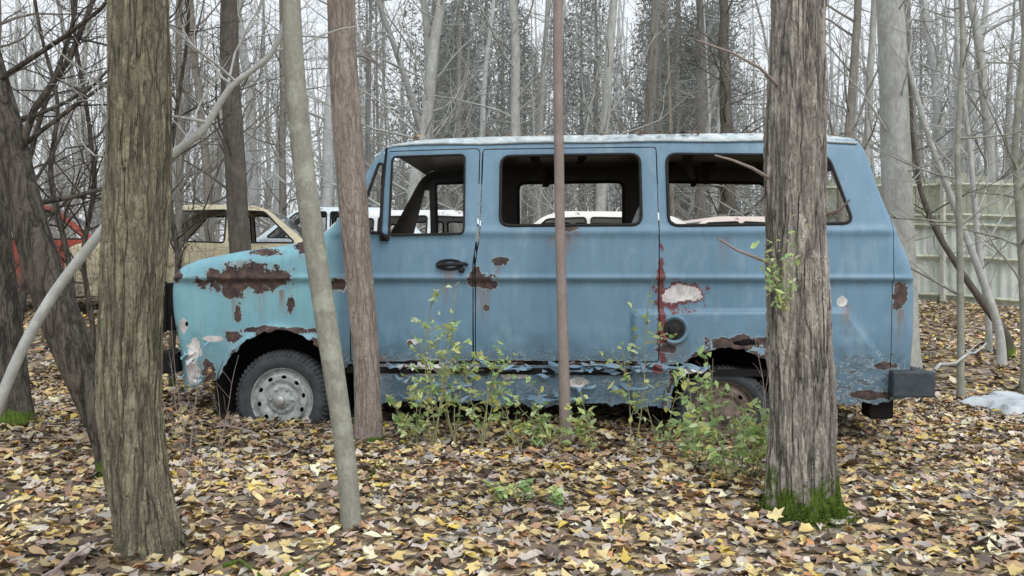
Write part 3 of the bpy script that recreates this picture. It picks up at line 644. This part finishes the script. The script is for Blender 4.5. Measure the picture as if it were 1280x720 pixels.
# ---- background tree library
lib=[]
for q in range(10):
    rs=random.Random(100+q);H=rs.uniform(8,11)
    a=Acc();n=16;p=[np.array([0,0,-.15])];ln=.1 if q%3 else .24;lean=np.array([rs.uniform(-ln,ln),rs.uniform(-ln,ln),1])
    for i in range(n): p.append(p[-1]+(lean+np.array([rs.uniform(-.08,.08),rs.uniform(-.08,.08),0]))*H/n)
    p=np.array(p);rad=np.linspace(.1,.03,n+1)*rs.uniform(.85,1.1);rad[0]*=1.25
    a.tube(p,rad,12,wob=.08);branches(a,p,rad,40,.08,rs,.3,3,4,2.4,.0028,3)
    m=[FB_P,FB_M,FB_P,FB_D,FB_M,FB_P,FB_M,FB_M,FB_D,FB_M][q]
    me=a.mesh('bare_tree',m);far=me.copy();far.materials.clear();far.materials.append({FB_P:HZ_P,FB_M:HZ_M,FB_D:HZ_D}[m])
    lib.append((me,m,far))
def car_xy(px,D): return ((px-640)/F*D,D+CAMY)
CARS=[('rusty red hatchback wreck among bare trees','red',(42,12.0),lin((164,70,58)),math.radians(196),'hatch'),
('derelict beige saloon car without window glass','beige',(306,11.9),lin((204,196,168)),math.radians(184),'sedan'),
('pale blue white wrecked car among tree trunks','pale',(404,13.8),lin((210,224,232)),math.radians(8),'hatch'),
('abandoned white saloon car behind the van','white',(560,11.0),lin((232,236,238)),math.radians(176),'hatch'),
('abandoned white hatchback car behind the van','white',(712,10.6),lin((236,234,228)),math.radians(4),'hatch'),
('abandoned cream car in the trees','cream',(893,11.2),lin((226,212,206)),math.radians(12),'sedan')]
carpos=[car_xy(*c[2]) for c in CARS]
placed=[]
def put(x,y,mi,sc,hs,lab=None):
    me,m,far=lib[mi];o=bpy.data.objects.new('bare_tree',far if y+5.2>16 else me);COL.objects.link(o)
    o.location=(x,y,float(g(x,y)));o.rotation_euler=(0,0,random.uniform(0,6.28));o.scale=(sc,sc,hs)
    o['label']=lab or {FB_P:'bare pale grey woodland tree',FB_M:'bare grey brown woodland tree',FB_D:'bare dark woodland tree'}[m]
    o['category']='tree';o['group']='bare trees in the woodland behind the van';placed.append((x,y))
for px,w,D,mi in[(250,20,15.5,2),(268,12,14.8,4),(338,14,17,2),(405,15,16.5,5),(497,18,14.5,0),(541,12,15.5,5),(648,14,14,5),(741,16,13.6,2),(668,9,17,1),(905,20,15.8,8),(880,16,19,8),(1046,14,12.9,4),(1075,12,15,2),(1243,15,15.5,5),(-10,18,9,1),(225,9,9.2,1),(355,10,15.3,1),(590,12,19,6),(800,8,14.5,4),(845,7,14.2,1),(985,16,16,2),(320,16,21,5),(1180,14,19,5)]:
    x,y=car_xy(px,D);sc=(w/F*D)/.19;put(x,y,mi,sc,random.uniform(.9,1.1))
tries=0
while len(placed)<122 and tries<6000:
    tries+=1
    D=random.uniform(14,46);x=random.uniform(-1,1)*(D*.68+2);y=D+CAMY
    if any((x-a)**2+(y-b)**2<.8 for a,b in placed):continue
    if any(abs(x-a)<2.6 and abs(y-b)<1.3 for a,b in carpos):continue
    if x>4 and D<15: continue
    put(x,y,random.randrange(10),random.uniform(.4,1.1),random.uniform(.8,1.25))
def stuffwood():
    a=Acc();rs=random.Random(5)
    for q in range(300):
        y=rs.uniform(42,75);x=rs.uniform(-.75,.75)*y;r=rs.uniform(.06,.2);z=float(g(x,y))
        l=rs.uniform(-.12,.12);a.tube([(x,y,z-.2),(x+l*5,y,z+5),(x+l*12,y,z+12),(x+l*16,y,z+17)],[r,r*.8,r*.5,.03],6)
        for b_ in range(9):
            h0=rs.uniform(1,13);c=curve((x+l*h0,y,z+h0),(rs.uniform(-1,1),rs.uniform(-.5,.5),rs.uniform(.0,1.2)),rs.uniform(2,4.5),4,.2,.3,rs);a.tube(c,[.05,.035,.025,.018,.01],3)
    return a
obj('distant_woodland',stuffwood().mesh('distant_woodland',simple('haze_painted_distant_bark',lin((172,178,178)),.95,.15,1.5)),kind='stuff',label='far off wood of bare trunks with haze painted into the grey',cat='woodland')  # bark lightened so its colour carries the distance haze
def thicket(n,seed,dr_,xr,zr,lr,r0,ymin=0):
    a=Acc();rs=random.Random(seed)
    for q in range(n):
        D=rs.uniform(*dr_);x=rs.uniform(*xr)*(D*.62+1);y=D+CAMY
        if any(abs(x-c[0])<2.0 and abs(y-c[1])<.9 for c in carpos): continue
        z=float(g(x,y))
        if y<2.2 and -2.5<x<3: continue
        if rs.random()<.35:
            c=curve((x,y,z-.05),(rs.uniform(-.6,.6),rs.uniform(-.3,.3),1),rs.uniform(lr[0],lr[1])*1.2,6,.1,.2,rs)
        else:
            h=rs.uniform(*zr);c=curve((x,y,z+h),(rs.uniform(-1,1),rs.uniform(-.5,.5),rs.uniform(-.5,.9)),rs.uniform(*lr),6,.05,.32,rs)
        r=r0*rs.uniform(.4,1.2)*(.6+D/22);a.tube(c,np.linspace(r,r*.3,7),3)
        for s_ in range(3):
            j=rs.randint(1,4);d2=(c[j+1]-c[j]);d2=d2/np.linalg.norm(d2)+np.array([rs.uniform(-.9,.9) for _ in range(3)])
            a.tube(curve(c[j],d2,rs.uniform(.3,.9),4,.1,.25,rs),np.linspace(r*.6,r*.25,5),3)
    return a
obj('undergrowth_thicket',thicket(3600,21,(13.5,34),(-1,1),(.5,7),(1,3.0),.0038).mesh('undergrowth_thicket',simple('pale_twig_bark',lin((150,144,138)),.9,.3,3)),kind='stuff',label='tangle of thin bare grey twigs between trunks',cat='undergrowth')
obj('undergrowth_brush',thicket(360,22,(6.4,10.5),(-1,-.45),(.3,3.8),(.6,2.0),.003).mesh('undergrowth_brush',simple('dark_twig_bark',lin((100,90,82)),.9,.3,3)),kind='stuff',label='dark bare brushwood beside the van front',cat='undergrowth')
rs=random.Random(77);PPs=[];a=Acc()
for q in range(30):
    y=rs.uniform(24,36);x=rs.uniform(-.12,.30)*y if q<25 else rs.uniform(-.55,.55)*y;z=float(g(x,y));H=rs.uniform(10,15);h0=rs.uniform(.8,2.2)
    a.tube([(x,y,z),(x,y,z+H*.5),(x,y,z+H)],[.14,.09,.02],6)
    n=4600;hh=rng.uniform(0,.9,n)**1.05;R=(1-hh)*rs.uniform(2.1,3.0)+.25;tier=np.floor(hh*18)
    an_=rng.uniform(0,6.283,n);f=rng.uniform(.05,1,n)**.6;zz=z+h0+(tier/18+rng.uniform(0,.055,n))*(H-h0)-f*R*.3+rng.normal(0,.08,n)
    PPs.append(np.stack([x+np.cos(an_)*R*f,y+np.sin(an_)*R*f,zz],-1))
pp=np.concatenate(PPs);n=len(pp);cc=np.array([lin((136,144,140))])*rng.uniform(.75,1.1,(n,1))  # pale grey green, haze over the conifers painted into their colour
obj('evergreen_foliage',leafmesh('evergreen_foliage',[(pp,rng.uniform(.05,.13,n),2,cc,np.array([(-1,0),(0,.3),(1,0),(0,-.3)]),.4)],GLEAF),kind='stuff',label='conifer foliage deep in the woods, paled by painted haze',cat='foliage')
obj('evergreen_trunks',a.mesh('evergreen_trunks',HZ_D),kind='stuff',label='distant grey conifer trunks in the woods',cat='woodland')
# ================================================================== OTHER CARS
def make_car(label,color,xy,yaw,kind,cname):
    N=NT(cname+'_car_paint');o=N.co();n1=N.noise(o,4,8,.7);cc=N.mix(N.mr(n1,.35,.65),tuple(v*.75 for v in color),color)
    cc=N.mix(N.mr(N.noise(o,3,8,.75),.6,.64,0,.85),cc,N.mix(N.noise(o,20,4),lin((70,54,48)),lin((120,84,64))));z_=N.n('ShaderNodeSeparateXYZ',{0:o}).outputs[2]
    cc=N.mix(N.ma('MULTIPLY',N.mr(z_,.9,.3),N.mr(n1,.4,.6)),cc,lin((84,78,66)));mat=N.pbr(cc,.6,n1,.4,.01,.35)
    if kind=='sedan':
        out=[(-2.1,.2),(-2.12,.55),(-2.05,.76),(-1.95,.82),(-1.0,.9),(-.45,1.36),(-.25,1.43),(.6,1.44),(.85,1.38),(1.3,.97),(1.95,.92),(2.08,.84),(2.12,.55),(2.1,.2)]
        ws=[[(-.82,.93),(-.40,1.34),(.02,1.36),(.02,.93)],[(.08,.93),(.08,1.36),(.68,1.34),(1.05,.96)]]
        scr=[(-1.0,-.42),(.83,1.32)]
    else:
        out=[(-1.85,.2),(-1.9,.55),(-1.84,.74),(-1.75,.82),(-.95,.92),(-.4,1.36),(-.2,1.43),(.95,1.43),(1.25,1.34),(1.68,.9),(1.76,.55),(1.72,.2)]
        ws=[[(-.78,.95),(-.35,1.33),(.1,1.35),(.1,.93)],[(.16,.93),(.16,1.35),(.75,1.34),(.75,.93)],[(.81,.94),(.81,1.32),(1.12,1.3),(1.38,.95)]]
        scr=[(-.95,-.38),(1.28,1.62)]
    O=roundpoly(out,.08,4,False);ws=[roundpoly(w,.04) for w in ws];Wd=1.56;ax=(-1.32,1.28) if kind=='sedan' else(-1.2,1.15)
    def Tc(s,z):
        d=segd(s,z,O,False);q=np.clip(.09-d,0,None);return .09-np.sqrt(np.clip(.0081-q*q,0,None))+.32*np.clip(z-.92,0,None)+.02*sm(-z,-.66,-.62)
    xs_,zs_,X_,Z_=grid(-2.2,2.2,.2,1.5,.025)
    Fm=np.minimum.reduce([sdf(X_,Z_,O),Z_-.24]+[-sdf(X_,Z_,w) for w in ws]+[np.hypot(X_-q,Z_-.3)-.34 for q in ax])
    p,f=march(Fm,xs_,zs_);t=Tc(p[:,0],p[:,1]);C=np.array([0,Wd/2,0])
    a=Acc();a.add(np.stack([p[:,0],t,p[:,1]],-1)-C,f);a.add(np.stack([p[:,0],Wd-t,p[:,1]],-1)-C,[tuple(reversed(q)) for q in f])
    o_=np.array(O);te_=Tc(o_[:,0],o_[:,1]);V4=[];
    for (s_,z_),t_ in zip(o_,te_): V4+=[(s_,t_,z_),(s_,Wd-t_,z_)]
    F4=[];G4=[]
    for i in range(len(o_)-1):
        m_=(o_[i]+o_[i+1])/2;q=(2*i,2*i+2,2*i+3,2*i+1)
        if m_[1]>.93 and (scr[0][0]<m_[0]<scr[0][1] or scr[1][0]<m_[0]<scr[1][1]): G4.append(q)
        else: F4.append(q)
    a.add(np.array(V4)-C,F4)
    root=obj('abandoned_car',None,loc=(xy[0],xy[1],float(g(*xy))-.01),label=label,cat='car',group='abandoned cars in the wood');root.rotation_euler=(0,0,yaw)
    obj('body',a.mesh('body',mat),root)
    a=Acc();a.add(np.array(V4)-C,G4);obj('windscreen',a.mesh('windscreen',GLASS),root)
    a=Acc();a.box((-1.9,-.68,.22),(1.6,.68,.3));a.box((-.2,-.6,.3),(.1,.6,.85),.03);a.box((.75,-.6,.3),(1.0,.6,.85),.03);obj('interior',a.mesh('interior',BLACKM,False),root)
    for w in ws:
        for sg in(0,1):
            a=Acc();q=np.array(w+w[:2]);t=Tc(q[:,0],q[:,1]);t=Wd-t if sg else t;a.tube(np.stack([q[:,0],t,q[:,1]],-1)-C,.012,5)
            obj('window_trim',a.mesh('window_trim',RUBBER),root)
    for x_ in ax:
        for sg in(-1,1):
            e=obj('wheel',None,root,loc=(x_,sg*.74,.29));e.rotation_euler=(0,0,0 if sg<0 else math.pi)
            a=Acc();a.lathe([(.17,.0),(.2,-.02),(.27,-.02),(.29,.0),(.29,.14),(.2,.15)],(0,0,0),28);obj('tyre',a.mesh('tyre',TYRE),e)
            a=Acc();a.lathe([(.001,-.02),(.05,-.02),(.07,.01),(.14,.02),(.17,-.01)],(0,0,0),24);obj('rim',a.mesh('rim',RIM),e)
    for x_ in(out[2][0],out[-3][0]):
        s_=math.copysign(1,x_);x_=math.copysign(2.12 if kind=='sedan' else (1.9 if x_<0 else 1.76),x_);a=Acc();a.box((min(x_,x_+.08*s_),-.8,.38),(max(x_,x_+.08*s_),.8,.5),.02);obj('bumper',a.mesh('bumper',CHROME),root)
    for sg in(-1,1):
        a=Acc();a.lathe([(.001,-.03),(.07,-.02),(.08,.02)],(out[1][0]+.0,sg*.55,.66),18,'x');obj('headlight',a.mesh('headlight',CHROME),root)
for c in CARS: make_car(c[0],c[3],car_xy(*c[2]),c[4],c[5],c[1])
# ================================================================== FENCE
def fencem(name,ca,cb,sc):
    N=NT(name);o=N.co();n=N.noise(N.mp(o,(1,1,.25)),sc,8,.7);c=N.mix(N.mr(n,.35,.65),ca,cb);c=N.mix(N.mr(N.noise(o,1.6,6,.7),.5,.66,0,.4),c,lin((136,144,122)))
    return N.pbr(c,.9,n,.5,.01,.15)
FW=fencem('pale_corrugated_sheet',lin((184,194,188)),lin((228,234,230)),5);FWD=fencem('greenish_weathered_boards',lin((164,170,152)),lin((206,210,194)),7);FP=simple('concrete_post',lin((190,192,184)),.9,.2,8)
f0=np.array([5.2,11.6]);f1=np.array([11.6,6.0]);dirv=(f1-f0);FL=np.linalg.norm(dirv);dirv/=FL;nv=np.array([-dirv[1],dirv[0]])
fence=obj('fence',None,loc=(f0[0],f0[1],float(g(*f0))),label='pale corrugated sheet fence topped with weathered wooden boards',cat='fence')
def fpt(d,o,z):
    q=f0+dirv*d+nv*o;return (q[0]-f0[0],q[1]-f0[1],z)
def fz(d):
    q=f0+dirv*d;return float(g(*q))-float(g(*f0))
HM=1.45;HT=2.15
a=Acc();n=int(FL/.025);V4=[]
for i in range(n+1):
    d=i*.025;o=.012*math.sin(d/.15*6.283)
    pn=math.sin(math.floor(d/1.5)*7.3)*.05
    V4+=[fpt(d,o,fz(d)-.08),fpt(d,o,fz(d)+.65),fpt(d,o,fz(d)+HM+pn)]
a.add(V4,[(3*i+j,3*i+3+j,3*i+4+j,3*i+1+j) for i in range(n) for j in(0,1)]);obj('corrugated_sheet',a.mesh('corrugated_sheet',FW),fence)
a=Acc();d=0;rs=random.Random(3)
while d<FL:
    w=rs.uniform(.09,.12);z0=fz(d)+HM+rs.uniform(-.02,.02);z1=fz(d)+HT+rs.uniform(-.08,.06);q=[fpt(d,.03,z0),fpt(d+w,.03,z0),fpt(d+w,.03,z1),fpt(d,.03,z1),fpt(d,.05,z0),fpt(d+w,.05,z0),fpt(d+w,.05,z1),fpt(d,.05,z1)]
    a.add(q,[(0,1,2,3),(4,7,6,5),(0,4,5,1),(3,2,6,7),(0,3,7,4),(1,5,6,2)]);d+=w+rs.uniform(.004,.02)
obj('wooden_boards',a.mesh('wooden_boards',FWD,False),fence)
for z in(HM+.04,HM-.12,HT-.14,.78,.12):
    a=Acc();q=[]
    for i in range(int(FL/.5)+1): q.append(fpt(i*.5,-.055,fz(i*.5)+z+.008*math.sin(i*1.9)))
    a.tube(q,.04,4);obj('rail',a.mesh('rail',FWD,False),fence)
for i in range(int(FL/1.5)+1):
    d=i*1.5;a=Acc();a.tube([fpt(d,-.12,fz(d)-.1),fpt(d,-.12,fz(d)+1.0),fpt(d,-.12,fz(d)+HT+.03)],.045,4,True);obj('post',a.mesh('post',FP,False),fence)
# ================================================================== PLANTS
GP=np.array([lin(c) for c in[(200,222,150),(176,206,136),(214,224,160),(156,190,130),(206,222,180),(220,220,140)]])
STEM=simple('green_brown_stem',lin((146,146,110)),.8,.3,20)
def plant(px,py,D,H,nst,nl,spread=.3,ls=(.014,.03),label='small leafy green shrub growing from fallen leaves',seed=0):
    rs=random.Random(seed+int(px));b=np.array(at(px,py,D));b[2]=float(g(b[0],b[1]))
    root=obj('plant',None,loc=tuple(b),label=label,cat='plant',group='leafy shrubs beside the van')
    a=Acc();pts=[]
    for s_ in range(nst):
        d=(rs.uniform(-spread,spread),rs.uniform(-spread,spread)*.6,1);L=H*rs.uniform(.7,1.1);c=curve((rs.uniform(-.04,.04),rs.uniform(-.03,.03),-.02),d,L,8,.12,.10,rs)
        a.tube(c,np.linspace(.0045,.0015,9),5)
        for q in range(7):
            j=rs.randint(2,7);d2=np.array([rs.uniform(-1,1),rs.uniform(-.7,.7),rs.uniform(0,.9)]);c2=curve(c[j],d2,min(.18,L*rs.uniform(.15,.35)),4,.1,.15,rs);a.tube(c2,np.linspace(.0022,.001,5),4)
            for e in range(nl):
                f=rs.uniform(.3,1)*4;i=min(3,int(f));pts.append(c2[i]+(c2[i+1]-c2[i])*(f-i)+np.array([rs.uniform(-.012,.012) for _ in range(3)]))
        for q in range(int(nl)): pts.append(c[rs.randint(3,8)]+np.array([rs.uniform(-.03,.03) for _ in range(3)]))
    obj('stem',a.mesh('stem',STEM),root);pts=np.array(pts);n=len(pts)
    cc=GP[rng.choice(len(GP),n)]*rng.uniform(.8,1.1,(n,1))
    obj('leaves',leafmesh('leaves',[(pts,rng.uniform(ls[0],ls[1],n),.7,np.clip(cc,0,.85),OV*np.array([1,.9]),.7)],GLEAF),root)
for i,(px,py,D,H,nst,nl,sp) in enumerate([(545,548,4.72,.86,4,4,.2),(575,540,4.8,.62,4,4,.4),(522,540,4.8,.40,4,4,.6),(605,545,4.7,.54,4,4,.45),(648,548,4.72,.44,3,4,.5),(690,545,4.75,.28,4,4,.6),(735,545,4.75,.30,3,4,.6),(640,615,3.75,.17,3,2,.8),(700,625,3.7,.12,2,2,.8),(797,556,4.55,1.25,1,4,.04),(790,556,4.6,.9,1,5,.1),(815,550,4.6,.5,2,3,.3),(880,585,4.2,.56,4,4,.3),(918,600,4.1,.48,4,4,.4),(945,590,4.1,.38,4,4,.5),(900,600,4.0,.3,3,4,.6),(860,560,4.5,.28,3,3,.5)]):
    plant(px,py,D,H,nst,nl,sp,seed=i,ls=(.015,.032),label='tall thin leafy stem growing beside the van' if H>.7 else 'small leafy green shrub growing from fallen leaves')
a=Acc();pts=[];rs=random.Random(4)
for q in range(8):
    c=curve(W3(980,390,3.48),(rs.uniform(-.7,.1),-.2,1.2),rs.uniform(.18,.42),6,.1,.2,rs);a.tube(c,np.linspace(.003,.001,7),4)
    for e in range(12): pts.append(c[rs.randint(1,6)]+np.array([rs.uniform(-.035,.035) for _ in range(3)]))
obj('shoot',a.mesh('shoot',STEM),rt);pts=np.array(pts);n=len(pts)
obj('shoot_leaves',leafmesh('shoot_leaves',[(pts,rng.uniform(.010,.021,n),.9,GP[rng.choice(5,n)],OV,.8)],GLEAF),rt)
for i in range(14):
    px=random.uniform(225,280) if i<9 else random.uniform(880,1000);D=random.uniform(3.5,4.6);b=at(px,500,D);b=(b[0],b[1],float(g(b[0],b[1])));a=Acc();rs=random.Random(i)
    c=curve((0,0,-.02),(rs.uniform(-.2,.2),rs.uniform(-.2,.2),1),rs.uniform(.3,.85),7,.05,.1,rs);a.tube(c,np.linspace(.003,.001,8),4)
    for q in range(3): a.tube(curve(c[3+q],(rs.uniform(-1,1),rs.uniform(-1,1),.8),.12,3,.1,.2,rs),.001,3)
    obj('dry_stalk',a.mesh('dry_stalk',BK_T),loc=b,label='thin dry brown plant stalk in the leaves',cat='dry plant',group='dry stalks')
def stick(p0,p1,r,mat,lab):
    p0=np.array(p0);p1=np.array(p1);n=8;pts=[]
    for i in range(n+1):
        q=p0+(p1-p0)*i/n+np.array([0,0,.02*math.sin(i*1.7)]);q[1]+=.03*math.sin(i*1.1);pts.append(q)
    b=np.array([pts[0][0],pts[0][1],float(g(pts[0][0],pts[0][1]))]);a=Acc();a.tube(np.array(pts)-b,np.linspace(r,r*.5,n+1),7,True)
    a.tube([pts[4]-b,pts[4]-b+np.array([.1,.08,.05]),pts[4]-b+np.array([.2,.1,.12])],[r*.5,r*.4,r*.2],5)
    obj('fallen_branch',a.mesh('fallen_branch',mat),loc=tuple(b),label=lab,cat='branch')
stick(at(1168,463,6.6),at(1234,432,7.2),.014,BK_S,'pale bare fallen branch on leaves')
for i in range(20):
    D=random.uniform(2.7,7);x=random.uniform(-.55,.58)*D;y=D+CAMY
    if -.1<y<2 and -2.3<x<2.6: continue
    an_=random.uniform(0,6.28);L=random.uniform(.2,.7);x1,y1=x+L*math.cos(an_),y+L*math.sin(an_)
    stick((x,y,float(g(x,y))+.03),(x1,y1,float(g(x1,y1))+.03),random.uniform(.004,.009),random.choice([BK_T,BK_D]),'thin brown fallen twig on leaves')
n=40;V4=[];c=np.array([3.95,1.45])
for i in range(n+1):
    for j in range(n+1):
        u_,v_=i/n*2-1,j/n*2-1;th=math.atan2(v_,u_);rr_=(.85+.15*math.sin(5*th)+.08*math.sin(11*th+1))*max(abs(math.cos(th)),abs(math.sin(th)))
        x,y=c[0]+u_*.5*rr_,c[1]+v_*.4*rr_
        z=float(g(x,y))+.035+.07*float(fbm(np.array(u_*3+9),np.array(v_*3+4),1.))-.09*max(0,max(abs(u_),abs(v_))-.7)/.3
        V4.append((x-c[0],y-c[1],z-float(g(*c))))
obj('plastic_sheet',newmesh('plastic_sheet',V4,[(i*(n+1)+j,(i+1)*(n+1)+j,(i+1)*(n+1)+j+1,i*(n+1)+j+1) for i in range(n) for j in range(n)],simple('cloudy_plastic',lin((186,194,200)),.3,.25,6,.6)),loc=(c[0],c[1],float(g(*c))),label='crumpled cloudy white plastic sheet on fallen leaves',cat='plastic sheet')
# ================================================================== WORLD / LIGHT / CAMERA
w=bpy.data.worlds.new('World');S.world=w;w.use_nodes=True;nt=w.node_tree;bg=nt.nodes['Background']
sky=nt.nodes.new('ShaderNodeTexSky');sky.sky_type='NISHITA';sky.sun_disc=False;sky.sun_elevation=math.radians(48);sky.sun_rotation=math.radians(160);sky.dust_density=3
hs=nt.nodes.new('ShaderNodeHueSaturation');hs.inputs['Saturation'].default_value=.28;nt.links.new(sky.outputs[0],hs.inputs['Color'])
mx=nt.nodes.new('ShaderNodeMix');mx.data_type='RGBA';mx.inputs[0].default_value=.6;mx.inputs[7].default_value=(8.6,9.1,9.5,1)
nt.links.new(hs.outputs[0],mx.inputs[6]);nt.links.new(mx.outputs[2],bg.inputs[0]);bg.inputs[1].default_value=.142
sl=bpy.data.lights.new('sun','SUN');sl.energy=1.5;sl.angle=math.radians(40);sl.color=(1,.97,.93);so=bpy.data.objects.new('sun',sl);COL.objects.link(so)
el,rot=math.radians(48),math.radians(160)
dv=Vector((math.sin(rot)*math.cos(el),math.cos(rot)*math.cos(el),math.sin(el)));so.rotation_euler=dv.to_track_quat('Z','Y').to_euler();so.location=(0,0,20)
cd=bpy.data.cameras.new('camera');cam=bpy.data.objects.new('camera',cd);COL.objects.link(cam);cd.sensor_width=36;cd.lens=36*F/1280
cam.location=(0,CAMY,CAMZ);cam.rotation_euler=(math.radians(90),0,0);cd.shift_y=-25/1280;cd.clip_end=600;cd.clip_start=.05
S.camera=cam
